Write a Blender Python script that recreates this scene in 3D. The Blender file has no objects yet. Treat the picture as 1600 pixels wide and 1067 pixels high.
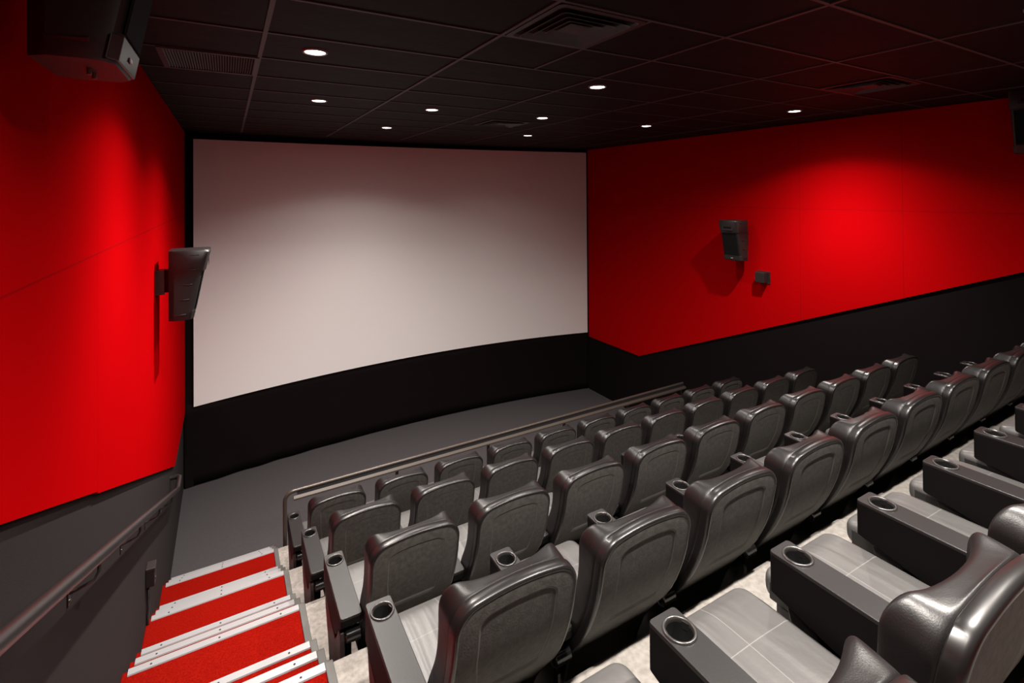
import bpy, bmesh, math
from mathutils import Vector, Matrix

# ------------------------------------------------------------------ camera
IMG_W, IMG_H = 1600.0, 1067.0
F_PX, YAW, V0, ROLL, PITCH = 782.54, 0.5181, 295.24, -0.0067, 0.0077
CAM = Vector((-0.5671, -5.1481, 3.7617))
sc = bpy.context.scene
cd = bpy.data.cameras.new('camera')
cam = bpy.data.objects.new('camera', cd)
sc.collection.objects.link(cam)
Fv = Vector((math.cos(PITCH) * math.sin(YAW), math.cos(PITCH) * math.cos(YAW), math.sin(PITCH)))
U0 = Vector((-math.sin(PITCH) * math.sin(YAW), -math.sin(PITCH) * math.cos(YAW), math.cos(PITCH)))
R0 = Vector((math.cos(YAW), -math.sin(YAW), 0))
Rv = R0 * math.cos(ROLL) + U0 * math.sin(ROLL)
Uv = U0 * math.cos(ROLL) - R0 * math.sin(ROLL)
m = Matrix(((Rv.x, Uv.x, -Fv.x), (Rv.y, Uv.y, -Fv.y), (Rv.z, Uv.z, -Fv.z)))
cam.matrix_world = Matrix.Translation(CAM) @ m.to_4x4()
cd.sensor_fit = 'HORIZONTAL'
cd.sensor_width = 36.0
cd.lens = F_PX / IMG_W * 36.0
cd.shift_y = (V0 - IMG_H / 2) / IMG_W
cd.clip_start = 0.02
sc.camera = cam

# ------------------------------------------------------------------ world, view
w = bpy.data.worlds.new('world')
sc.world = w
w.use_nodes = True
w.node_tree.nodes['Background'].inputs[0].default_value = (0.9, 0.85, 0.85, 1)
w.node_tree.nodes['Background'].inputs[1].default_value = 0.0
sc.view_settings.view_transform = 'Standard'
sc.view_settings.look = 'None'
sc.view_settings.exposure = 0.0
sc.view_settings.gamma = 1.0
sc.view_settings.use_curve_mapping = False

# measures (metres); row k (0 = front row) sits at y = -k*P, z = k*RI
P, RI, S = 1.067, 0.4593, 0.5985
XL, XR, YF, ZF, ZC = -1.1125, 6.203, 3.48, -0.4593, 4.6718
XS, YN, TR = -0.1045, 0.750, 0.270
YB = -6.4                       # back wall

# downlights: (x, y, watts)
LAMPS = [(-0.07, -1.73, 5.6), (2.23, -1.75, 2.6), (5.08, -1.78, 6.6),
         (0.22, 0.03, 6.6), (1.385, 0.03, 3.4), (2.79, -0.02, 1.6), (4.477, -0.06, 1.0),
         (1.36, 1.72, 3.6), (3.61, 1.66, 0.9),
         (0.10, -4.3, 5.2), (1.65, -4.3, 6.0), (3.0, -4.3, 2.6), (4.7, -4.3, 0.8)]
LAMP_W = 64.0
# how the recessed reflectors throw their light: degrees from straight down, relative strength
THROW = [(0, 1.0), (10, 1.0), (20, 0.95), (30, 0.82), (35, 0.70), (40, 0.55), (45, 0.395), (50, 0.27), (55, 0.18),
         (60, 0.115), (63, 0.075), (66, 0.035), (69, 0.014), (75, 0.006), (90, 0.0), (180, 0.0)]
ies = bpy.data.texts.new('downlight_throw')
ies.write('IESNA:LM-63-1995\nTILT=NONE\n1 1000 1.0 %d 1 1 2 0 0 0\n1.0 1.0 1.0\n' % len(THROW)
          + ' '.join('%g' % a for a, c in THROW) + '\n0\n' + ' '.join('%g' % (c * 1000) for a, c in THROW) + '\n')

# ------------------------------------------------------------------ materials
MATS = {}
def nt(name):
    ma = bpy.data.materials.new(name)
    ma.use_nodes = True
    n = ma.node_tree.nodes
    return ma, n, ma.node_tree.links, n['Principled BSDF']

def setin(b, k, v):
    if k in b.inputs:
        b.inputs[k].default_value = v

def mat(name, col, rough=0.5, metal=0.0, spec=0.5, noise=None, bump=None, col2=None, cscale=None,
        emit=None, sheen=0.0, coat=0.0):
    """noise/bump = (scale, strength, detail); col2 mixed in by a noise of scale cscale"""
    ma, n, l, b = nt(name)
    b.inputs['Base Color'].default_value = (*col, 1)
    b.inputs['Roughness'].default_value = rough
    b.inputs['Metallic'].default_value = metal
    setin(b, 'Specular IOR Level', spec)
    setin(b, 'Sheen Weight', sheen)
    setin(b, 'Coat Weight', coat)
    tc = n.new('ShaderNodeTexCoord')
    if col2 is not None:
        nz = n.new('ShaderNodeTexNoise')
        nz.inputs['Scale'].default_value = cscale
        nz.inputs['Detail'].default_value = 6
        l.new(tc.outputs['Object'], nz.inputs['Vector'])
        rp = n.new('ShaderNodeValToRGB')
        rp.color_ramp.elements[0].position = 0.35
        rp.color_ramp.elements[1].position = 0.68
        rp.color_ramp.elements[0].color = (*col, 1)
        rp.color_ramp.elements[1].color = (*col2, 1)
        l.new(nz.outputs['Fac'], rp.inputs['Fac'])
        l.new(rp.outputs['Color'], b.inputs['Base Color'])
    if bump is not None:
        nb = n.new('ShaderNodeTexNoise')
        nb.inputs['Scale'].default_value = bump[0]
        nb.inputs['Detail'].default_value = bump[2]
        l.new(tc.outputs['Object'], nb.inputs['Vector'])
        bp = n.new('ShaderNodeBump')
        bp.inputs['Strength'].default_value = bump[1]
        bp.inputs['Distance'].default_value = bump[3] if len(bump) > 3 else 0.01
        l.new(nb.outputs['Fac'], bp.inputs['Height'])
        l.new(bp.outputs['Normal'], b.inputs['Normal'])
    if emit is not None:
        b.inputs['Emission Color'].default_value = (*emit[0], 1)
        b.inputs['Emission Strength'].default_value = emit[1]
    MATS[name] = ma
    return ma

def line_mask(n, l, sep, axis, pos, width):
    """1 on the line coordinate[axis] == pos, 0 elsewhere"""
    a = n.new('ShaderNodeMath'); a.operation = 'SUBTRACT'
    l.new(sep.outputs[axis], a.inputs[0]); a.inputs[1].default_value = pos
    c = n.new('ShaderNodeMath'); c.operation = 'ABSOLUTE'; l.new(a.outputs[0], c.inputs[0])
    d = n.new('ShaderNodeMath'); d.operation = 'LESS_THAN'; l.new(c.outputs[0], d.inputs[0])
    d.inputs[1].default_value = width
    return d

def maxof(n, l, masks):
    r = masks[0]
    for q in masks[1:]:
        mx = n.new('ShaderNodeMath'); mx.operation = 'MAXIMUM'
        l.new(r.outputs[0], mx.inputs[0]); l.new(q.outputs[0], mx.inputs[1])
        r = mx
    return r

def lined(name, col, linecol, lines, rough, spec, bump, depth=0.004, sheen=0.0, fold=None):
    """fabric or leather with stitched seams: lines = [(axis, position, halfwidth)]"""
    ma, n, l, b = nt(name)
    b.inputs['Roughness'].default_value = rough
    setin(b, 'Specular IOR Level', spec)
    setin(b, 'Sheen Weight', sheen)
    tc = n.new('ShaderNodeTexCoord')
    sp = n.new('ShaderNodeSeparateXYZ'); l.new(tc.outputs['Object'], sp.inputs[0])
    msk = maxof(n, l, [line_mask(n, l, sp, *q) for q in lines])
    mx = n.new('ShaderNodeMix'); mx.data_type = 'RGBA'
    mx.inputs[6].default_value = (*col, 1); mx.inputs[7].default_value = (*linecol, 1)
    l.new(msk.outputs[0], mx.inputs[0]); l.new(mx.outputs[2], b.inputs['Base Color'])
    nb = n.new('ShaderNodeTexNoise'); nb.inputs['Scale'].default_value = bump[0]
    nb.inputs['Detail'].default_value = 4
    l.new(tc.outputs['Object'], nb.inputs['Vector'])
    mul = n.new('ShaderNodeMath'); mul.operation = 'MULTIPLY_ADD'
    l.new(msk.outputs[0], mul.inputs[0]); mul.inputs[1].default_value = -2.0
    l.new(nb.outputs['Fac'], mul.inputs[2])
    bp = n.new('ShaderNodeBump'); bp.inputs['Strength'].default_value = bump[1]
    bp.inputs['Distance'].default_value = depth
    l.new(mul.outputs[0], bp.inputs['Height'])
    out = bp
    if fold:
        nf = n.new('ShaderNodeTexNoise'); nf.inputs['Scale'].default_value = fold[0]
        nf.inputs['Detail'].default_value = 2; nf.inputs['Distortion'].default_value = 0.6
        mp = n.new('ShaderNodeMapping'); mp.inputs['Scale'].default_value = fold[2]
        l.new(tc.outputs['Object'], mp.inputs[0]); l.new(mp.outputs[0], nf.inputs['Vector'])
        b2 = n.new('ShaderNodeBump'); b2.inputs['Strength'].default_value = fold[1]
        b2.inputs['Distance'].default_value = 0.03
        l.new(nf.outputs['Fac'], b2.inputs['Height']); l.new(bp.outputs['Normal'], b2.inputs['Normal'])
        out = b2
    l.new(out.outputs['Normal'], b.inputs['Normal'])
    MATS[name] = ma
    return ma

RED = (0.38, 0.0010, 0.0022)
mat('red_panel', RED, 0.95, spec=0.04, bump=(420, 0.25, 3, 0.002))
lined('red_wall_left', RED, (0.28, 0.002, 0.003),
      [(2, 3.49, 0.004), (1, -0.92, 0.004), (1, -2.158, 0.004), (1, 0.28, 0.004), (1, 1.48, 0.004), (1, -3.37, 0.004)],
      0.97, 0.0, (420, 0.2), 0.002)
lined('red_wall_right', RED, (0.28, 0.002, 0.003),
      [(2, 3.52, 0.004), (1, -1.18, 0.004), (1, -2.37, 0.004), (1, -3.57, 0.004)],
      0.97, 0.0, (420, 0.2), 0.002)
mat('wall_carpet', (0.018, 0.0145, 0.0145), 0.95, spec=0.15, bump=(600, 0.5, 3, 0.003), col2=(0.026, 0.0215, 0.0215), cscale=260)
mat('black_wall', (0.005, 0.003, 0.0035), 0.95, spec=0.1, bump=(500, 0.4, 3, 0.003))
mat('floor_carpet', (0.048, 0.044, 0.047), 0.97, spec=0.1, bump=(500, 0.6, 3, 0.004), col2=(0.075, 0.069, 0.073), cscale=190)
mat('concrete', (0.30, 0.28, 0.255), 0.85, spec=0.3, bump=(90, 0.5, 8, 0.004), col2=(0.21, 0.195, 0.175), cscale=38)
mat('step_carpet', (0.155, 0.0022, 0.0014), 0.97, spec=0.02, bump=(420, 0.7, 4, 0.004), col2=(0.24, 0.006, 0.002), cscale=120)
mat('nosing', (0.34, 0.34, 0.35), 0.38, metal=0.25, spec=0.5, bump=(60, 0.1, 3, 0.001))
mat('grey_rubber', (0.085, 0.083, 0.078), 0.6, spec=0.4)
mat('screw_hole', (0.01, 0.01, 0.01), 0.8)
mat('screen_sheet', (0.87, 0.855, 0.85), 0.75, spec=0.2, bump=(700, 0.1, 2, 0.001))
mat('black_cloth', (0.006, 0.0035, 0.004), 0.95, spec=0.1, bump=(500, 0.3, 3, 0.002))
mat('ceiling_tile', (0.010, 0.0085, 0.009), 0.6, spec=0.09, bump=(7, 0.22, 5, 0.02), col2=(0.009, 0.0068, 0.007), cscale=9)
mat('ceiling_bar', (0.055, 0.048, 0.049), 0.5, spec=0.4)
mat('vent_metal', (0.030, 0.025, 0.026), 0.45, spec=0.5)
mat('vent_dark', (0.004, 0.004, 0.004), 0.9)
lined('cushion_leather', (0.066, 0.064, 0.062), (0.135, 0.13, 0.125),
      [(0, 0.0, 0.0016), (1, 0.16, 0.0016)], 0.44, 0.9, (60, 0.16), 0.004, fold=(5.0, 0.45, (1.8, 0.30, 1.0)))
lined('back_leather', (0.0065, 0.0055, 0.0055), (0.005, 0.005, 0.005),
      [(0, 0.125, 0.0012), (0, -0.125, 0.0012)], 0.40, 0.42, (300, 0.16), 0.002, fold=(9, 0.10, (1, 1, 1)))
mat('arm_leather', (0.008, 0.0072, 0.0072), 0.42, spec=0.52, bump=(260, 0.15, 4, 0.002))
mat('arm_side', (0.0035, 0.003, 0.003), 0.6, spec=0.10)
mat('shell_plastic', (0.045, 0.042, 0.038), 0.68, spec=0.4, bump=(150, 0.5, 6, 0.002), col2=(0.072, 0.067, 0.061), cscale=45)
mat('shell_rim', (0.008, 0.007, 0.007), 0.33, spec=0.55)
mat('emboss', (0.085, 0.078, 0.070), 0.5, spec=0.5)
mat('black_plastic', (0.014, 0.013, 0.013), 0.42, spec=0.5)
mat('side_plastic', (0.020, 0.013, 0.013), 0.5, spec=0.5)
mat('satin_ring', (0.022, 0.020, 0.019), 0.32, spec=0.8)
mat('gloss_black', (0.010, 0.010, 0.010), 0.16, spec=0.6)
mat('seat_metal', (0.30, 0.28, 0.26), 0.3, metal=0.9)
mat('speaker_case', (0.011, 0.009, 0.009), 0.5, spec=0.5, bump=(300, 0.15, 3, 0.001))
mat('speaker_grille', (0.004, 0.0035, 0.004), 0.85, spec=0.2, bump=(900, 0.6, 2, 0.002))
mat('speaker_edge', (0.018, 0.015, 0.015), 0.35, spec=0.6)
mat('badge_grey', (0.5, 0.48, 0.47), 0.35, metal=0.6)
mat('rail_black', (0.018, 0.015, 0.015), 0.34, spec=0.6)
mat('rail_bronze', (0.060, 0.046, 0.038), 0.36, metal=0.3, spec=0.6)
mat('bar_bronze', (0.045, 0.034, 0.026), 0.5, metal=0.2, spec=0.5)
mat('lamp_lens', (1, 1, 1), 0.5, emit=((1.0, 0.93, 0.86), 14.0))
mat('lamp_ring', (0.25, 0.22, 0.22), 0.5)
M = MATS

# ------------------------------------------------------------------ helpers
def mesh_obj(name, verts, faces, material, parent=None, smooth=False, mats=None, fmat=None, bevel=0, seg=2):
    me = bpy.data.meshes.new(name)
    me.from_pydata([tuple(v) for v in verts], [], [tuple(f) for f in faces])
    me.update()
    for q in (mats or [material]):
        me.materials.append(MATS[q])
    if fmat:
        for p, i in zip(me.polygons, fmat):
            p.material_index = i
    bm = bmesh.new(); bm.from_mesh(me)
    bmesh.ops.remove_doubles(bm, verts=bm.verts, dist=1e-6)
    bmesh.ops.recalc_face_normals(bm, faces=bm.faces)
    bm.to_mesh(me); bm.free()
    if smooth:
        me.polygons.foreach_set('use_smooth', [True] * len(me.polygons))
    o = bpy.data.objects.new(name, me)
    sc.collection.objects.link(o)
    if parent is not None:
        o.parent = parent
    if bevel:
        md = o.modifiers.new('bevel', 'BEVEL')
        md.width = bevel; md.segments = seg; md.limit_method = 'ANGLE'
        md.harden_normals = False
    return o

class MB:
    """collects simple solids into one mesh"""
    def __init__(s): s.v = []; s.f = []; s.m = []
    def add(s, vs, fs, mi=0):
        o = len(s.v); s.v += [Vector(q) for q in vs]
        s.f += [tuple(i + o for i in q) for q in fs]; s.m += [mi] * len(fs)
        return s
    def box(s, x0, x1, y0, y1, z0, z1, mi=0):
        vs = [(x, y, z) for x in (x0, x1) for y in (y0, y1) for z in (z0, z1)]
        return s.add(vs, [(0, 1, 3, 2), (4, 6, 7, 5), (0, 4, 5, 1), (2, 3, 7, 6), (0, 2, 6, 4), (1, 5, 7, 3)], mi)
    def prism(s, poly, axis, a, b, mi=0):
        n = len(poly)
        def pt(p, h):
            if axis == 0: return (h, p[0], p[1])
            if axis == 1: return (p[0], h, p[1])
            return (p[0], p[1], h)
        vs = [pt(p, a) for p in poly] + [pt(p, b) for p in poly]
        fs = [tuple(range(n)), tuple(range(2 * n - 1, n - 1, -1))]
        fs += [(i, (i + 1) % n, (i + 1) % n + n, i + n) for i in range(n)]
        return s.add(vs, fs, mi)
    def tube(s, pts, r, n=12, mi=0, cap=True):
        pts = [Vector(p) for p in pts]
        prev = None; rings = []
        for i, p in enumerate(pts):
            if i == 0: t = pts[1] - p
            elif i == len(pts) - 1: t = p - pts[i - 1]
            else: t = (pts[i + 1] - p).normalized() + (p - pts[i - 1]).normalized()
            t.normalize()
            if prev is None:
                up = Vector((0, 0, 1)) if abs(t.z) < 0.9 else Vector((1, 0, 0))
                a = t.cross(up).normalized()
            else:
                a = (prev - t * prev.dot(t)).normalized()
            prev = a; b2 = t.cross(a)
            rr = r[i] if isinstance(r, (list, tuple)) else r
            rings.append([p + a * math.cos(2 * math.pi * k / n) * rr + b2 * math.sin(2 * math.pi * k / n) * rr for k in range(n)])
        vs = [q for R in rings for q in R]; fs = []
        for i in range(len(rings) - 1):
            for k in range(n):
                k2 = (k + 1) % n
                fs.append((i * n + k, i * n + k2, (i + 1) * n + k2, (i + 1) * n + k))
        if cap:
            fs.append(tuple(range(n))[::-1]); fs.append(tuple(range((len(rings) - 1) * n, len(rings) * n)))
        return s.add(vs, fs, mi)
    def loops(s, L, cap0=False, cap1=False, mi=0, closed=True):
        """stack of equal-length loops; mi may be a list, one per band"""
        n = len(L[0]); vs = [q for R in L for q in R]
        o = len(s.v); s.v += [Vector(q) for q in vs]
        for i in range(len(L) - 1):
            for k in range(n if closed else n - 1):
                k2 = (k + 1) % n
                s.f.append((o + i * n + k, o + i * n + k2, o + (i + 1) * n + k2, o + (i + 1) * n + k))
                s.m.append(mi[i] if isinstance(mi, list) else mi)
        last = mi[-1] if isinstance(mi, list) else mi; first = mi[0] if isinstance(mi, list) else mi
        if cap0: s.f.append(tuple(o + k for k in range(n))); s.m.append(first)
        if cap1: s.f.append(tuple(o + (len(L) - 1) * n + k for k in range(n))); s.m.append(last)
        return s
    def build(s, name, mats, parent=None, smooth=False, bevel=0, seg=2):
        if isinstance(mats, str): mats = [mats]
        return mesh_obj(name, s.v, s.f, None, parent, smooth, mats, s.m, bevel, seg)

def tag(o, label=None, cat=None, group=None, kind=None):
    if label: o['label'] = label
    if cat: o['category'] = cat
    if group: o['group'] = group
    if kind: o['kind'] = kind
    return o

def empty(name, loc, label=None, cat=None, group=None):
    o = bpy.data.objects.new(name, None); sc.collection.objects.link(o)
    o.location = loc; o.empty_display_size = 0.1
    return tag(o, label, cat, group)

def autosmooth(o, ang=40):
    me = o.data
    bm = bmesh.new(); bm.from_mesh(me)
    for f in bm.faces: f.smooth = True
    for e in bm.edges:
        if len(e.link_faces) == 2 and e.calc_face_angle(0) > math.radians(ang):
            e.smooth = False
    bm.to_mesh(me); bm.free()
    return o

def interp(tab, z):
    if z <= tab[0][0]: return tab[0][1]
    for (a, b), (c, d) in zip(tab, tab[1:]):
        if z <= c:
            t = (z - a) / (c - a)
            return b + (d - b) * t
    return tab[-1][1]

def copy_tree(o, parent=None):
    c = o.copy(); sc.collection.objects.link(c)
    if parent is not None: c.parent = parent
    for ch in list(o.children): copy_tree(ch, c)
    return c

# ------------------------------------------------------------------ room shell
def struct(o): return tag(o, kind='structure')

struct(MB().box(XL - 0.3, XR + 0.3, -1.0, YF + 1.2, ZF - 0.2, ZF).build('floor', 'floor_carpet'))
for k in range(0, 6):
    y1 = -k * P + YN
    y0 = y1 - P - 0.02 if k < 5 else YB
    struct(MB().box(XS, XR, y0, y1, max(ZF - 0.1, k * RI - 1.0), k * RI).build('floor_tier', 'concrete', bevel=0.008))

# walls
struct(MB().box(XL - 0.2, XL, YB, YF + 1.2, ZF - 0.1, ZC + 0.3).build('wall_left', 'wall_carpet'))
struct(MB().box(XR, XR + 0.2, YB, YF + 1.2, ZF - 0.1, ZC + 0.3).build('wall_right', 'black_wall'))
struct(MB().box(XL - 0.2, XR + 0.2, YF + 1.0, YF + 1.2, ZF - 0.1, ZC + 0.3).build('wall_front', 'black_wall'))
struct(MB().box(XL - 0.2, XR + 0.2, YB - 0.2, YB, ZF - 0.1, ZC + 0.3).build('wall_back', 'red_panel'))
def zl(y): return 0.635 + 0.437 * (1.83 - y)
def zr(y): return 0.670 + 0.434 * (1.9 - y)
T = 0.022
poly = [(YB, zl(YB) + 0.008), (-2.158, zl(-2.158) + 0.008), (-2.158, zl(-2.158)), (1.83, zl(1.83)), (YF - 0.03, zl(1.83)), (YF - 0.03, ZC), (YB, ZC)]
poly = [(min(a, 99), min(b, ZC)) for a, b in poly]
struct(MB().prism(poly, 0, XL, XL + T).build('wall_left_upper', 'red_wall_left'))
poly = [(YB, zr(YB)), (1.9, zr(1.9)), (YF - 0.08, zr(1.9)), (YF - 0.08, ZC), (YB, ZC)]
poly = [(a, min(b, ZC)) for a, b in poly]
struct(MB().prism(poly, 0, XR - T, XR).build('wall_right_upper', 'red_wall_right'))

# ceiling: lay-in tiles and the bars that hold them
struct(MB().box(XL - 0.2, XR + 0.2, YB - 0.2, YF + 1.2, ZC + 0.008, ZC + 0.2).build('ceiling', 'ceiling_tile'))
b = MB()
for i in range(0, 6):
    x = -0.375 + 1.19 * i
    b.box(x - 0.012, x + 0.012, YB, YF - 0.3, ZC, ZC + 0.012)
for i in range(-7, 11):
    y = -2.61 + 0.592 * i
    if YB < y < YF - 0.25:
        b.box(XL, XR, y - 0.010, y + 0.010, ZC + 0.001, ZC + 0.013)
b.box(1.41 - 0.010, 1.41 + 0.010, -3.2, -2.02, ZC + 0.002, ZC + 0.012)
struct(b.build('trim_1', 'ceiling_bar'))

# stairs: three risers per row
N_ST = 5
prof = []
ys = []            # nosing positions (y, z), from the floor up
for k in range(0, 6):
    for j in (2, 1, 0):
        ys.append((-k * P + YN + j * TR, k * RI - j * RI / 3))
b = MB()
pts = [(YN + 3 * TR - 0.2466, ZF - 0.05)]
pts = [(ys[0][0], ZF - 0.05)]
for i, (y, z) in enumerate(ys):
    pts.append((y, z))
    yn = ys[i + 1][0] if i + 1 < len(ys) else YB
    pts.append((yn, z))
pts.append((YB, ZF - 0.05))
# build as columns so every face is convex
for i, (y, z) in enumerate(ys):
    yn = ys[i + 1][0] if i + 1 < len(ys) else YB
    b.box(XL, XS - 0.035, yn - 0.0, y, max(ZF - 0.05, z - 0.6), z)
struct(b.build('stairs', 'step_carpet', bevel=0.006))
# dark rubber edging along the open side of every tread, turned down over the step edge
b = MB()
for i, (y, z) in enumerate(ys):
    yn = ys[i + 1][0] if i + 1 < len(ys) else YB
    prf = [(yn, z - 0.03), (yn, z + 0.012), (y - 0.01, z + 0.012), (y + 0.004, z + 0.009), (y + 0.012, z),
           (y + 0.012, z - 0.05), (y - 0.03, z - 0.05), (y - 0.03, z - 0.03)]
    n0 = len(b.v)
    b.prism(prf, 0, XS - 0.037, XS + 0.004)
struct(b.build('trim_2', 'grey_rubber', bevel=0.004))
ORD = ['first', 'second', 'third', 'fourth', 'fifth', 'sixth', 'seventh', 'eighth', 'ninth', 'tenth',
       'eleventh', 'twelfth', 'thirteenth', 'fourteenth', 'fifteenth', 'sixteenth', 'seventeenth', 'eighteenth']
nose = None
for i, (y, z) in enumerate(ys):
    if i > 13: break
    if nose is None:
        b = MB()
        x0, x1 = XL + 0.03, XS - 0.037
        prf = [(0.008, -0.03), (0.012, -0.03), (0.012, 0.003), (0.006, 0.008), (-0.040, 0.008), (-0.044, 0.001), (0.008, 0.001)]
        b.prism(prf, 0, x0, x1)
        nose = b.build('stair_nosing', 'nosing')
        for q in (0.12, 0.5, 0.88):
            b = MB(); xx = x0 + (x1 - x0) * q
            b.tube([(xx, -0.020, 0.0070), (xx, -0.020, 0.0092)], 0.006, 10)
            hs = b.build('screw', 'screw_hole', nose)
        o = nose
    else:
        o = copy_tree(nose)
    o.location = (0, y, z)
    tag(o, 'light metal edge strip on the %s red step up from the theatre floor' % ORD[i], 'stair nosing', 'metal edge strips of the red stairs')

# ------------------------------------------------------------------ screen and skirt
SAG = 0.34
XA, XB = -0.985, 6.165
def arc_y(x, y0=YF - 0.05, x0=XL, x1=XR, sag=SAG):
    t = (x - x0) / (x1 - x0)
    return y0 + sag * 4 * t * (1 - t)
b = MB(); N = 48
top = []; 
def scr(x, off): 
    return arc_y(x, YF - 0.06) + off
L = []
for (off, zz) in ((0, 0), (0, 1), (0.03, 1), (0.03, 0)):
    row = []
    for i in range(N + 1):
        t = i / N; x = XA + (XB - XA) * t
        zb = 0.70 + (0.755 - 0.70) * t + 0.045 * 4 * t * (1 - t)
        zt = 4.575 + 0.04 * t + 0.01 * 4 * t * (1 - t)
        row.append((x, scr(x, off), zt if zz else zb))
    L.append(row)
L.append(L[0])
b.loops(L, closed=False)
n1 = N + 1
b.f.append(tuple(q * n1 for q in range(4))); b.m.append(0)
b.f.append(tuple(q * n1 + N for q in range(4))); b.m.append(0)
scr_o = empty('projection_screen', (2.6, YF + 0.2, 0.7), 'wide curved pale projection screen across the front of the room', 'screen')
sh = autosmooth(b.build('screen_sheet', 'screen_sheet')); sh.parent = scr_o; sh.location = -scr_o.location
# black frame behind the sheet
b = MB()
for (x0, x1, z0, z1) in ((XL + 0.02, XR - 0.02, 4.56, ZC), (XL + 0.02, XA + 0.02, ZF, 4.6), (XB - 0.02, XR - 0.02, ZF, 4.6), (XA, XB, 0.6, 0.9)):
    L = []
    nn = 40
    for (off, zz) in ((0.035, z0), (0.035, z1), (0.12, z1), (0.12, z0)):
        L.append([(x0 + (x1 - x0) * i / nn, scr(x0 + (x1 - x0) * i / nn, off), zz) for i in range(nn + 1)])
    L.append(L[0]); b.loops(L, closed=False)
fr = b.build('black_masking', 'black_cloth'); fr.parent = scr_o; fr.location = -scr_o.location
# skirt
b = MB(); NX = 160; NZ = 8
L = []
for j in range(NZ + 1):
    h = j / NZ; row = []
    for i in range(NX + 1):
        t = i / NX; x = XL + 0.01 + (XR - XL - 0.02) * t
        zb = 0.72 + 0.055 * t + 0.045 * 4 * t * (1 - t)
        z = ZF + 0.012 + (zb - ZF) * h
        fold = 0.010 * math.sin(x * 9 + 1.5 * math.sin(x * 2.3)) * (1 - h) * math.exp(-((t - 0.1) / 0.25) ** 2)
        sweep = 0.05 * math.exp(-((t - 0.04 - 0.10 * (1 - h)) / 0.022) ** 2) * (0.2 + 0.8 * h) * 0.35
        y = arc_y(x, YF - 0.05) - 0.0 + fold - sweep + 0.02
        row.append((x, y, z))
    L.append(row)
b.loops(L, closed=False)
sk = b.build('screen_skirt', 'black_cloth', smooth=True)
md = sk.modifiers.new('solid', 'SOLIDIFY'); md.thickness = 0.006; md.offset = 1
tag(sk, 'black cloth skirt hanging from the screen down to the grey carpet', 'curtain')

# ------------------------------------------------------------------ downlights
lamp0 = None
for i, (x, y, wt) in enumerate(LAMPS):
    if lamp0 is None:
        o = empty('ceiling_downlight', (0, 0, 0))
        b = MB()
        L = []
        for (r, z) in ((0.062, 0.004), (0.064, -0.002), (0.070, -0.004), (0.078, -0.002), (0.079, 0.009)):
            L.append([(r * math.cos(a * math.pi / 16), r * math.sin(a * math.pi / 16), z) for a in range(32)])
        b.loops(L).build('trim_ring', 'lamp_ring', o, smooth=True)
        b = MB()
        L = []
        for (r, z) in ((0.0635, 0.003), (0.05, -0.001), (0.02, -0.003)):
            L.append([(r * math.cos(a * math.pi / 16), r * math.sin(a * math.pi / 16), z) for a in range(32)])
        b.loops(L, cap1=True).build('lens', 'lamp_lens', o, smooth=True)
        lamp0 = o
    else:
        o = copy_tree(lamp0)
        for ch in list(o.children):
            if ch.type == 'LIGHT': bpy.data.objects.remove(ch)
    o.location = (x, y, ZC)
    names = ['nearest the left wall and the ceiling grille, largest of the lit discs', 'beyond the square ceiling vent, second largest of the lit discs',
             'closest to the right red wall', 'directly beyond the largest lit disc, near the left', 'in the middle row, second from the left',
             'in the middle row, third from the left', 'in the middle row, near the right red wall', 'in the row nearest the screen, left one',
             'in the row nearest the screen, right one', 'behind the viewer near the left wall', 'behind the viewer over the second seat', 'behind the viewer over the middle seats',
             'behind the viewer near the right wall']
    tag(o, 'round lit downlight ' + names[i], 'downlight', 'ceiling downlights')
    ld = bpy.data.lights.new('downlight_lamp', 'POINT')
    ld.energy = LAMP_W * wt
    ld.color = (1.0, 0.92, 0.85)
    ld.shadow_soft_size = 0.035
    ld.use_nodes = True
    ln = ld.node_tree.nodes
    ti = ln.new('ShaderNodeTexIES')
    ti.mode = 'INTERNAL'
    ti.ies = ies
    ti.inputs['Strength'].default_value = 0.02  # candela table to lamp watts
    ld.node_tree.links.new(ti.outputs['Fac'], ln['Emission'].inputs['Strength'])
    lo = bpy.data.objects.new('downlight_lamp', ld)
    sc.collection.objects.link(lo)
    lo.parent = o
    lo.location = (0, 0, -0.045)

# ------------------------------------------------------------------ vents
def diffuser(x0, x1, y0, y1, label):
    cx, cy = (x0 + x1) / 2, (y0 + y1) / 2; h = (x1 - x0) / 2
    o = empty('ceiling_vent', (cx, cy, ZC), label, 'vent', 'square ceiling vents')
    def sq(r, z):
        rc = r * 0.12; pts = []
        for (sx, sy, a0) in ((1, 1, 0), (-1, 1, 90), (-1, -1, 180), (1, -1, 270)):
            for q in range(4):
                a = math.radians(a0 + q * 30)
                pts.append((sx * (r - rc) + rc * math.cos(a), sy * (r - rc) + rc * math.sin(a), z))
        return pts
    b = MB(); b.loops([sq(h, 0.008), sq(h, -0.004), sq(h * 0.90, -0.006), sq(h * 0.86, 0.006)])
    autosmooth(b.build('frame', 'vent_metal', o), 30)
    for i, r in enumerate((0.80, 0.60, 0.42)):
        b = MB(); b.loops([sq(h * (r - 0.13), 0.006), sq(h * (r - 0.01), -0.018 + 0.003 * i), sq(h * r, -0.016 + 0.003 * i), sq(h * (r - 0.10), 0.0065)])
        autosmooth(b.build('louver', 'vent_metal', o), 30)
    b = MB(); b.loops([sq(h * 0.24, -0.002), sq(h * 0.20, -0.008)], cap1=True)
    b.build('center_plate', 'vent_metal', o)
    b = MB(); b.add([(-h, -h, 0.0075), (h, -h, 0.0075), (h, h, 0.0075), (-h, h, 0.0075)], [(0, 1, 2, 3)])
    b.build('backing', 'vent_dark', o)
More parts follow.
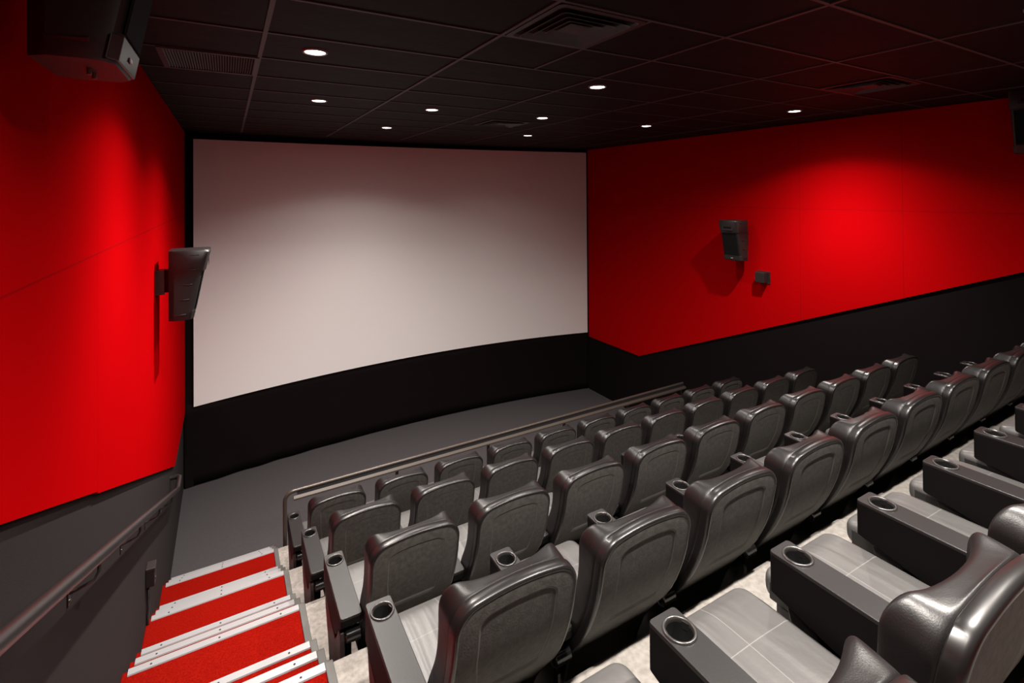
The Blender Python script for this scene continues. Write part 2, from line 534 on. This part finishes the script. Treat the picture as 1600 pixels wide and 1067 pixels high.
diffuser(0.830, 1.400, -3.19, -2.62, 'square stepped ceiling vent above the middle of the room, the largest in view')
diffuser(2.30, 2.87, 0.35, 0.92, 'small dark square ceiling vent close to the screen')
diffuser(4.02, 4.59, -3.19, -2.62, 'dark square ceiling vent near the right red wall')
o = empty('ceiling_grille', (-0.66, -1.14, ZC), 'long slatted dark air grille in the ceiling beside the left wall', 'vent')
b = MB(); b.box(-0.285, 0.285, -0.285, 0.285, 0.004, 0.0075)
b.build('backing', 'vent_dark', o)
b = MB()
for q in range(34):
    x = -0.255 + q * 0.0155
    b.add([(x, -0.26, -0.004), (x, 0.26, -0.004), (x + 0.008, 0.26, 0.004), (x + 0.008, -0.26, 0.004),
           (x + 0.002, -0.26, -0.005), (x + 0.002, 0.26, -0.005), (x + 0.010, 0.26, 0.003), (x + 0.010, -0.26, 0.003)],
          [(0, 1, 2, 3), (4, 7, 6, 5), (0, 4, 5, 1), (0, 3, 7, 4), (1, 5, 6, 2), (2, 6, 7, 3)])
b.build('slats', 'vent_metal', o)
b = MB()
for (x0, x1, y0, y1) in ((-0.285, 0.285, -0.285, -0.255), (-0.285, 0.285, 0.255, 0.285), (-0.285, -0.255, -0.255, 0.255), (0.262, 0.285, -0.255, 0.255)):
    b.box(x0, x1, y0, y1, -0.005, 0.006)
b.build('frame', 'vent_metal', o)

# ------------------------------------------------------------------ speakers
def speaker(side, yc, zb, label):
    """wall speaker: local +x points into the room"""
    o = empty('surround_speaker', (XL if side == 'L' else XR, yc, zb), label, 'speaker', 'wall speakers on the red walls')
    if side == 'R': o.rotation_euler = (0, 0, math.pi)
    t = T
    HW = 0.155
    def prof(zz):   # front surface distance from the wall
        return interp([(0, 0.305), (0.55, 0.405), (0.62, 0.425)], zz)
    # cabinet with curved front edges, five vents pressed in the side
    b = MB()
    L = []
    def ring(z, d, hw, r=0.03):
        x0 = 0.118; x1 = d; pts = []
        pts += [(x0, -hw * 0.80, z), (x0 + 0.04, -hw, z)]
        pts += [(x1 - 0.05, -hw, z), (x1 - 0.018, -hw + 0.012, z), (x1, -hw + 0.04, z)]
        pts += [(x1, hw - 0.04, z), (x1 - 0.018, hw - 0.012, z), (x1 - 0.05, hw, z)]
        pts += [(x0 + 0.04, hw, z), (x0, hw * 0.80, z)]
        return pts
    for z in (0.0, 0.006, 0.07, 0.30, 0.425):
        ins = 0.004 if z == 0.0 else 0
        L.append(ring(z, prof(z) - 0.012 - ins, HW - ins))
    L.append(ring(0.43, prof(0.43) + 0.004, HW + 0.003))
    L.append(ring(0.595, prof(0.595) + 0.006, HW + 0.003))
    L.append(ring(0.612, prof(0.61) - 0.004, HW - 0.008))
    b.loops(L, cap0=True, cap1=True)
    autosmooth(b.build('cabinet', 'speaker_case', o), 35)
    # horn recess in the top part
    b = MB()
    zc = 0.515
    xf = prof(zc) + 0.006
    Lh = []
    for (sw, shh, dx) in ((0.088, 0.052, 0.001), (0.083, 0.047, 0.0035), (0.078, 0.042, -0.004 + 0.006), (0.074, 0.038, 0.0015)):
        Lh.append([(xf + dx + 0.155 * (zz) * 1.0 * 0.0, yy, zc + zz) for (yy, zz) in ((-sw, -shh), (sw, -shh), (sw, shh), (-sw, shh))])
    b.loops(Lh, cap1=True)
    hn = b.build('horn', 'speaker_edge', o)
    b = MB()
    b.prism([(-0.066, -0.028), (0.066, -0.028), (0.066, 0.028), (-0.066, 0.028)], 0, xf + 0.0016, xf + 0.0030)
    for v in b.v: v.z += zc
    hr = b.build('horn_mouth', 'speaker_grille', hn)
    b = MB(); b.box(xf + 0.002, xf + 0.006, -0.060, 0.060, zc + 0.004, zc + 0.009)
    b.build('horn_lip', 'speaker_edge', hn)
    # grille
    b = MB()
    za, zb2 = 0.085, 0.415
    L = []
    for z in (za, zb2):
        xg = prof(z) - 0.012
        L.append([(xg + 0.001, -HW + 0.03, z), (xg + 0.006, -HW + 0.038, z), (xg + 0.006, HW - 0.038, z), (xg + 0.001, HW - 0.03, z)])
    b.loops(L, cap0=True, cap1=True, closed=True)
    b.build('grille', 'speaker_grille', o)
    # lower bar with badge
    b = MB()
    L = []
    for z in (0.008, 0.078):
        xg = prof(z) - 0.012
        L.append([(xg - 0.02, -HW - 0.001, z), (xg + 0.004, -HW + 0.03, z), (xg + 0.006, HW - 0.03, z), (xg - 0.02, HW + 0.001, z)])
    b.loops(L, cap0=True, cap1=True)
    b.build('lower_bar', 'speaker_edge', o, bevel=0.003)
    b = MB(); xg = prof(0.04)
    b.box(xg - 0.006, xg - 0.003, -0.018, 0.018, 0.032, 0.044)
    tag(b.build('badge', 'badge_grey', o), 'small grey maker badge')
    # ribs on both sides
    for sy in (-1, 1):
        for q in range(5):
            b = MB()
            z = 0.05 + q * 0.13; x1 = prof(z) - 0.07
            y = sy * (HW - 0.001)
            b.add([(x1 - 0.09, y, z - 0.004), (x1, y, z - 0.008), (x1, y, z + 0.010), (x1 - 0.09, y, z + 0.004),
                   (x1 - 0.03, y + sy * 0.012, z), (x1 - 0.002, y + sy * 0.012, z + 0.002)],
                  [(0, 1, 5, 4), (1, 2, 5), (2, 3, 4, 5), (3, 0, 4), (0, 3, 2, 1)])
            b.build('side_rib', 'speaker_edge', o)
    # wall bracket
    b = MB(); b.box(t - 0.004, 0.032, -0.07, 0.07, 0.225, 0.44); b.box(0.03, 0.085, -0.055, 0.055, 0.225, 0.44)
    for z in (0.255, 0.34, 0.40): b.box(0.03, 0.088, -0.058, 0.058, z, z + 0.010)
    br = b.build('wall_bracket', 'speaker_edge', o)
    b = MB(); b.box(0.08, 0.125, -0.035, 0.035, 0.24, 0.44)
    b.build('bracket_arm', 'speaker_case', br)
    for q in (-0.03, 0.03):
        b = MB(); b.tube([(0.22, q, 0.002), (0.22, q, -0.018)], 0.006, 8)
        b.build('cable_plug', 'seat_metal', o)
    o.scale = (1, 1, 0.965)
    return o
speaker('L', 0.10, 2.695, 'black wall speaker on the left red wall, in front of the screen edge')
speaker('R', -0.335, 2.745, 'black wall speaker on the right red wall above the small black box')
speaker('L', -3.36, 4.11, 'large near black speaker high on the left red wall under the ceiling')
speaker('R', -3.53, 4.10, 'black speaker high on the right red wall, cut by the right edge of the picture')
o = empty('wall_sensor_box', (XR, -0.65, 2.52), 'small black box on the right red wall below the speaker', 'box')
b = MB(); b.box(-T - 0.012, -T + 0.002, -0.098, 0.098, -0.085, 0.085); b.build('back_plate', 'speaker_edge', o, bevel=0.002)
b = MB(); b.box(-T - 0.11, -T - 0.01, -0.07, 0.07, -0.07, 0.075); b.build('housing', 'speaker_case', o, bevel=0.006)

o = empty('wall_outlet_box', (XL, -0.36, 0.83), 'small grey electrical box low on the left wall beside the stairs', 'outlet')
b = MB(); b.box(0, 0.06, -0.05, 0.05, -0.075, 0.05); b.build('housing', 'black_plastic', o, bevel=0.006)
b = MB(); b.box(0.002, 0.062, -0.052, 0.052, 0.042, 0.068); b.build('cover', 'side_plastic', o, bevel=0.004)
b = MB()
for q in (-0.03, 0.015): b.box(0.058, 0.064, -0.02, 0.02, q - 0.012, q + 0.012)
b.build('socket', 'gloss_black', o, bevel=0.003)
b = MB(); b.tube([(0.014, 0, -0.07), (0.014, 0, -0.26), (0.012, -0.02, -0.30), (0.012, -0.02, -0.58)], 0.010, 8); b.build('conduit', 'black_plastic', o, smooth=True)

# ------------------------------------------------------------------ handrail on the left wall
HX = XL + 0.09
def hz(y): return 0.655 + 0.435 * (1.23 - y)
o = empty('wall_handrail', (HX, 0, 1.2), 'black tubular handrail running down the left wall above the red stairs', 'handrail')
b = MB()
path = [(HX, -6.2, hz(-6.2)), (HX, -3, hz(-3)), (HX, 0, hz(0)), (HX, 1.19, hz(1.19)), (HX, 1.26, hz(1.23)), (HX, 1.44, hz(1.23))]
path += [(HX, 1.49, hz(1.23)), (HX - 0.025, 1.515, hz(1.23)), (XL, 1.52, hz(1.23))]
b.tube([Vector(p) - o.location for p in path], 0.025, 16)
autosmooth(b.build('rail', 'rail_black', o), 50)
for y in (-3.75, -2.556, -1.438, -0.437, 0.60):
    b = MB()
    zz = hz(y)
    b.tube([Vector(p) - o.location for p in [(HX, y + 0.04, zz - 0.035), (HX, y + 0.035, zz - 0.075), (HX - 0.012, y + 0.02, zz - 0.095), (XL + 0.03, y, zz - 0.10), (XL + 0.004, y, zz - 0.105)]], 0.0065, 8)
    b.box(XL - HX + 0.0, XL - HX + 0.005, y - 0.016, y + 0.016, zz - 1.2 - 0.15, zz - 1.2 - 0.085)
    br = autosmooth(b.build('bracket', 'rail_black', o), 45)
    b = MB(); b.tube([Vector((XL + 0.004, y, zz - 0.135)) - o.location, Vector((XL + 0.009, y, zz - 0.135)) - o.location], 0.006, 8)
    b.build('screw', 'seat_metal', br)

# ------------------------------------------------------------------ guard rail before the front row
GY, GZ = 0.85, 0.505
o = empty('guard_rail', (3.0, GY, ZF), 'long bronze guard rail with a flat bar in front of the first row of seats', 'railing')
b = MB(); rr = 0.021
path = [(-0.022, GY, ZF), (-0.022, GY, GZ - 0.09)]
for q in range(1, 6):
    a = q / 5 * math.pi / 2
    path.append((-0.022 + 0.09 * (1 - math.cos(a)), GY, GZ - 0.09 + 0.09 * math.sin(a)))
path += [(3, GY, GZ), (6.17, GY, GZ)]
b.tube([Vector(p) - o.location for p in path], rr, 14)
autosmooth(b.build('top_rail', 'rail_bronze', o), 50)
b = MB()
prf = [(-0.014, -0.010), (-0.018, -0.014), (-0.044, -0.036), (-0.040, -0.040), (-0.012, -0.020)]
b.prism([(p[0], p[1] + GZ - ZF) for p in prf], 0, 0.10 - 3.0, 6.17 - 3.0)
b.build('dark_strip', 'speaker_grille', o)
b = MB()
prf = [(-0.040, -0.033), (-0.046, -0.031), (-0.075, -0.050), (-0.079, -0.066), (-0.074, -0.068), (-0.042, -0.044)]
b.prism([(p[0], p[1] + GZ - ZF) for p in prf], 0, 0.06 - 3.0, 6.17 - 3.0)
b.build('flat_bar', 'bar_bronze', o, bevel=0.002)
for x in (1.22, 2.46, 3.70, 4.93, 6.15):
    b = MB(); b.box(x - 3.0 - 0.016, x - 3.0 + 0.016, -0.016, 0.016, 0, GZ - ZF - 0.01)
    b.build('post', 'rail_black', o, bevel=0.003)

# ------------------------------------------------------------------ seats
HWB = 0.241
REAR = [(0.24, -0.150), (0.34, -0.185), (0.42, -0.212), (0.50, -0.262), (0.56, -0.310), (0.62, -0.352), (0.72, -0.400), (0.80, -0.430), (0.87, -0.450), (0.98, -0.470), (1.08, -0.482)]
SEAM = [(0.24, -0.130), (0.34, -0.155), (0.42, -0.180), (0.50, -0.228), (0.58, -0.288), (0.68, -0.345), (0.78, -0.385), (0.87, -0.408), (0.98, -0.428), (1.08, -0.440)]
FRONT = [(0.30, -0.02), (0.42, -0.045), (0.50, -0.120), (0.56, -0.165), (0.62, -0.190), (0.70, -0.240), (0.78, -0.285), (0.88, -0.310), (0.98, -0.308), (1.04, -0.312), (1.08, -0.325)]

def smooth_tab(tab):
    zs = [tab[0][0] + (tab[-1][0] - tab[0][0]) * i / 60 for i in range(61)]
    out = []
    for z in zs:
        out.append((z, sum(interp(tab, z + d) for d in (-0.03, -0.015, 0, 0.015, 0.03)) / 5))
    return out
REAR, SEAM, FRONT = smooth_tab(REAR), smooth_tab(SEAM), smooth_tab(FRONT)

def outline(z0=0.30, grow=0.0):
    """closed loop of (x, z), symmetric, rounded shoulders, arched top"""
    pts = []
    HH = HWB + grow
    ztop = 1.072 + grow
    rc = 0.095
    def arch(x): return ztop - 0.045 * (x / HH) ** 2
    # right side going up
    right = []
    for i in range(12):
        z = z0 + (0.955 - rc * 0.3 - z0) * i / 12
        hw = interp([(0.24, 0.205), (0.42, 0.220), (0.62, 0.240), (0.80, HWB), (1.1, HWB)], z) + grow
        right.append((hw, z))
    xc = HH - rc; zc = arch(xc) - rc
    a1 = math.radians(75)
    for i in range(9):
        a = a1 * i / 8
        right.append((xc + rc * math.cos(a), zc + 0.004 + rc * math.sin(a)))
    xe, ze = right[-1]
    topn = 7
    for i in range(1, topn):
        x = xe * (1 - i / topn)
        right.append((x, ze + (ztop - ze) * (1 - (x / xe) ** 2)))
    left = [(-x, z) for x, z in reversed(right)]
    loop = right + [(0, ztop)] + left
    # bottom edge
    nb = 8
    for i in range(1, nb):
        x = -right[0][0] + 2 * right[0][0] * i / nb
        loop.append((x, z0))
    return loop

def square_up(loop, t):
    """the pad is squarer at its front edge than at the seam: tighter, slightly raised shoulders"""
    out = []
    for x, z in loop:
        u = min(1.0, abs(x) / HWB)
        g = max(0.0, min(1.0, (z - 0.86) / 0.12)); g = g * g * (3 - 2 * g)
        lift = -0.012 * (1 - u ** 2) + 0.013 * math.exp(-((u - 0.84) / 0.17) ** 2)
        out.append((x, z + lift * g * t))
    return out

CZ = 0.70
def inset(loop, d):
    sx = max(0.0, 1 - d / HWB); out = []
    sz = max(0.0, 1 - d / 0.38)
    for x, z in loop: out.append((x * sx, CZ + (z - CZ) * sz))
    return out

def make_backrest(parent):
    base = outline()
    # ---- leather pad
    def yfront(x, z, edge=0.0):
        head = max(0.0, min(1.0, (z - 0.80) / 0.16))
        lum = max(0.0, min(1.0, (z - 0.40) / 0.2)) * (1 - head)
        u = min(1.0, abs(x) / HWB)
        return interp(FRONT, z) - (0.060 * head + 0.035 * lum) * (1 - u ** 2.2)
    L = []
    lp = inset(base, 0.003); L.append([(x, interp(SEAM, z) + 0.004, z) for x, z in lp])
    lp = inset(base, 0.000); L.append([(x, interp(SEAM, z) + 0.010, z) for x, z in lp])
    for t in (0.3, 0.65):
        b0 = inset(base, -0.002 * t); lp = square_up(b0, t)
        L.append([(x, interp(SEAM, z0) * (1 - t) + (yfront(x, z0) - 0.022) * t, z) for (x, z), (_, z0) in zip(lp, b0)])
    R = 0.022
    sq = square_up(base, 1.0)
    for q in range(0, 6):
        a = q / 5 * math.pi / 2
        d = -0.002 + R * (1 - math.cos(a)); lp = inset(sq, d)
        L.append([(x, yfront(x, min(z, 1.06)) - R + R * math.sin(a), z) for x, z in lp])
    for d in (0.040, 0.065, 0.095, 0.13, 0.17, 0.205, 0.235):
        lp = inset(sq, d)
        L.append([(x, yfront(x, z), z) for x, z in lp])
    b = MB(); b.loops(L, cap0=False, cap1=True)
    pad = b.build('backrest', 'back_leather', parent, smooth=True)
    md = pad.modifiers.new('sub', 'SUBSURF'); md.levels = 1; md.render_levels = 1
    # ---- rear shell: glossy rim, textured panel with embossed line
    base2 = outline(0.24)
    L = []; mi = []
    def add(d, dy, m_):
        lp = inset(base2, d)
        L.append([(x, interp(REAR, z) + dy, z) for x, z in lp]); mi.append(m_)
    lp = inset(base2, 0.004); L.append([(x, interp(SEAM, z) + 0.004, z) for x, z in lp])
    lp = inset(base2, -0.004); L.append([(x, interp(SEAM, z) - 0.001, z) for x, z in lp]); mi.append(0)
    lp = inset(base2, -0.003); L.append([(x, interp(REAR, z) * 0.6 + interp(SEAM, z) * 0.4, z) for x, z in lp]); mi.append(0)
    add(-0.001, 0.006, 0)
    add(0.002, 0.002, 0)
    add(0.006, 0.000, 0)
    add(0.012, 0.000, 0)
    add(0.014, 0.002, 1)
    rimloop = inset(base2, 0.017)
    inner = [(x * 0.63, 0.665 + (z - 0.24) * 0.412) for x, z in base2]
    def lay2(lp, dy, m_):
        L.append([(x, interp(REAR, z) + dy, z) for x, z in lp]); mi.append(m_)
    def mixl(t, q): return [(a[0] + (c[0] - a[0]) * t, a[1] + (c[1] - a[1]) * t) for a, c in zip(rimloop, q)]
    lay2(rimloop, 0.002, 1)
    for t in (0.25, 0.5, 0.75, 0.93): lay2(mixl(t, inner), 0.001 - 0.001 * t, 1)
    lay2(inner, 0.0, 1)
    def shr(sc_): return [(x * sc_, 0.85 + (z - 0.85) * sc_) for x, z in inner]
    lay2(shr(0.975), 0.004, 2); lay2(shr(0.955), 0.004, 1)
    for t in (0.8, 0.6, 0.4, 0.2): lay2(shr(t), 0.003, 1)
    b = MB(); b.loops(L, cap1=True, mi=mi)
    sh = autosmooth(b.build('back_shell', ['shell_rim', 'shell_plastic', 'emboss'], pad), 60)
    tag(sh, 'textured grey plastic rear shell')
    return pad

def rounded_rect(x0, x1, y0, y1, r, n=5, ne=6):
    pts = []
    cs = [(x1 - r, y1 - r, 0), (x0 + r, y1 - r, 90), (x0 + r, y0 + r, 180), (x1 - r, y0 + r, 270)]
    for i, (cx, cy, a0) in enumerate(cs):
        for q in range(n):
            a = math.radians(a0 + 90 * q / (n - 1)); pts.append((cx + r * math.cos(a), cy + r * math.sin(a)))
        nx, ny, na = cs[(i + 1) % 4]
        a = math.radians(na); ex, ey = nx + r * math.cos(a), ny + r * math.sin(a)
        sx, sy = pts[-1]
        for q in range(1, ne): pts.append((sx + (ex - sx) * q / ne, sy + (ey - sy) * q / ne))
    return pts

CUPY, CUPR = 0.178, 0.0412
def arm_bottom(y):
    return interp([(-0.30, 0.585), (-0.23, 0.545), (-0.13, 0.43), (-0.02, 0.415), (0.22, 0.470), (0.26, 0.475)], y)
def make_arm(parent, x, end=False):
    """x: centre of the arm in the local frame of its seat"""
    y0, y1 = -0.285, 0.252
    hw = 0.056
    b = MB(); L = []
    def zt(y): return 0.622
    def lay(ins, dz, mode):
        pts = rounded_rect(-hw + ins, hw - ins, y0 + ins, y1 - ins, max(0.004, 0.014 - ins), 5, 7)
        if mode == 'b': return [(x + a, c, arm_bottom(c) + dz) for a, c in pts]
        return [(x + a, c, zt(c) + dz) for a, c in pts]
    L.append(lay(0.006, 0.0, 'b')); L.append(lay(0.0, 0.006, 'b'))
    L.append(lay(0.0, -0.012, 't')); L.append(lay(0.0002, -0.004, 't')); L.append(lay(0.0010, -0.0014, 't')); L.append(lay(0.0030, 0.0, 't'))
    out = lay(0.0035, 0, 't')
    ang = [math.atan2(p[1] - CUPY, p[0] - x) for p in out]
    def circ(r, z): return [(x + r * math.cos(a), CUPY + r * math.sin(a), z) for a in ang]
    L.append(lay(0.0036, 0.0, 't')); L.append(circ(CUPR + 0.0085, 0.622)); L.append(circ(CUPR + 0.0065, 0.622)); L.append(circ(CUPR + 0.003, 0.6215)); L.append(circ(CUPR + 0.002, 0.60))
    b.loops(L, cap0=True, mi=[1, 1] + [0] * 8)
    arm = autosmooth(b.build('armrest', ['arm_leather', 'arm_side'], parent), 38)
    # cup holder: raised ring, deep cup, small drain stud
    b = MB()
    def c2(r, z): return [(x + r * math.cos(a * math.pi / 16), CUPY + r * math.sin(a * math.pi / 16), z) for a in range(32)]
    b.loops([c2(CUPR + 0.010, 0.621), c2(CUPR + 0.009, 0.6265), c2(CUPR + 0.005, 0.629), c2(CUPR + 0.001, 0.627), c2(CUPR - 0.001, 0.622), c2(CUPR - 0.002, 0.615),
             c2(CUPR - 0.006, 0.545), c2(CUPR - 0.010, 0.540)], cap1=True, mi=[0, 0, 0, 0, 0, 1, 1])
    b.build('cup_holder', ['satin_ring', 'gloss_black'], arm, smooth=True)
    b = MB(); b.tube([(x, CUPY, 0.5405), (x, CUPY, 0.545)], 0.006, 8)
    b.build('drain_stud', 'seat_metal', arm)
    # standard below the arm: slim outer panel, inner post, foot
    b = MB()
    xa, xb = (x - 0.055, x - 0.030) if end else (x - 0.026, x - 0.004)
    prf = [(0.020, 0.0), (0.060, 0.14), (0.110, 0.25), (0.185, 0.36), (0.212, 0.462), (0.0, 0.408), (-0.118, 0.405), (-0.145, 0.43), (-0.200, 0.505), (-0.235, 0.535), (-0.255, 0.525), (-0.264, 0.490), (-0.264, 0.30), (-0.255, 0.0)]
    b.prism(prf, 0, xa, xb)
    st = b.build('side_panel' if end else 'side_support', 'side_plastic' if end else 'black_plastic', parent, bevel=0.006)
    b = MB(); b.box(x - 0.026, x + 0.036, -0.11, 0.10, 0.0, 0.425); b.build('support_post', 'black_plastic', parent, bevel=0.006)
    b = MB(); b.prism([(-0.262, 0.0), (-0.262, 0.075), (-0.20, 0.11), (-0.10, 0.11), (-0.10, 0.0)], 0, x - 0.026, x + 0.040)
    b.build('foot', 'side_plastic', parent, bevel=0.006)
    # hinge drum behind the arm and steel bracket edge
    b = MB(); b.tube([(x - 0.028, -0.262, 0.470), (x - 0.022, -0.262, 0.470), (x + 0.048, -0.262, 0.470)], [0.026, 0.034, 0.034], 20)
    hg = autosmooth(b.build('hinge', 'gloss_black', parent), 45)
    hg.location = (0, 0.012, 0.030)
    b = MB(); b.tube([(x + 0.049, -0.262, 0.50), (x + 0.050, -0.258, 0.478), (x + 0.052, -0.248, 0.462), (x + 0.053, -0.246, 0.44)], 0.0026, 6)
    b.build('steel_bracket', 'seat_metal', hg)
    b = MB(); b.tube([(x + 0.02, -0.266, 0.36), (x + 0.02, -0.271, 0.36)], 0.007, 8)
    b.build('bolt', 'seat_metal', st)
    return arm

def make_cushion(parent):
    b = MB(); L = []
    hx = 0.236
    y0, y1 = -0.19, 0.368
    def ring(ins, z, crown=0.0):
        pts = rounded_rect(-hx + ins, hx - ins, y0 + ins, y1 - ins, max(0.02, 0.045 - ins * 0.3), 6, 9)
        out = []
        for px, py in pts:
            c = 0
            if crown:
                u = px / hx; v = (py - y0) / (y1 - y0)
                c = crown * (1 - abs(u) ** 2.5) * (1 - abs(2 * v - 1) ** 4) - 0.010 * max(0, v - 0.85) / 0.15
                c += 0.012 * max(0.0, abs(u) - 0.70) / 0.3 * (1 if v < 0.8 else max(0, (1 - v) / 0.2))
            out.append((px, py, z + c))
        return out
    L.append(ring(0.03, 0.335)); L.append(ring(0.008, 0.345)); L.append(ring(0.0, 0.365)); L.append(ring(0.0, 0.405))
    L.append(ring(0.003, 0.422)); L.append(ring(0.012, 0.436)); L.append(ring(0.026, 0.443, 0.006))
    for ins in (0.05, 0.08, 0.12, 0.16, 0.20):
        L.append(ring(ins, 0.446, 0.014))
    b.loops(L, cap0=True, cap1=True)
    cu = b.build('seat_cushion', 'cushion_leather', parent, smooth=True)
    md = cu.modifiers.new('sub', 'SUBSURF'); md.levels = 1; md.render_levels = 1
    b = MB(); b.box(-0.240, 0.240, -0.16, 0.30, 0.315, 0.350); b.box(-0.237, -0.228, -0.15, 0.33, 0.345, 0.41); b.box(0.228, 0.237, -0.15, 0.33, 0.345, 0.41)
    b.build('seat_pan', 'black_plastic', cu, bevel=0.006)
    return cu

def make_seat(end):
    o = empty('theater_seat', (0, 0, 0))
    make_backrest(o)
    make_cushion(o)
    make_arm(o, -S / 2, end)
    return o
seat_end = make_seat(True)
seat_mid = make_seat(False)
ROWN = ['in the front row by the rail', 'in the second row from the screen', 'in the third row from the screen',
        'in the fourth row from the screen', 'in the nearest row, at the lower right']
POS = ['beside the red stairs', 'second from the stairs', 'third from the stairs', 'fourth from the stairs', 'fifth from the stairs',
       'sixth from the stairs', 'seventh from the stairs', 'eighth from the stairs', 'ninth from the stairs', 'tenth, against the right wall']
used = set()
for k in range(5):
    for i in range(10 if k < 4 else 7):
        proto = seat_end if i == 0 else seat_mid
        o = proto if proto.name not in used else copy_tree(proto)
        used.add(proto.name)
        o.location = ((i + 0.5) * S, -k * P, k * RI)
        tag(o, 'black leather theater seat %s, %s' % (ROWN[k], POS[i]), 'theater seat', 'black theater seats')
        if i == 9:
            make_arm(o, S / 2, False)
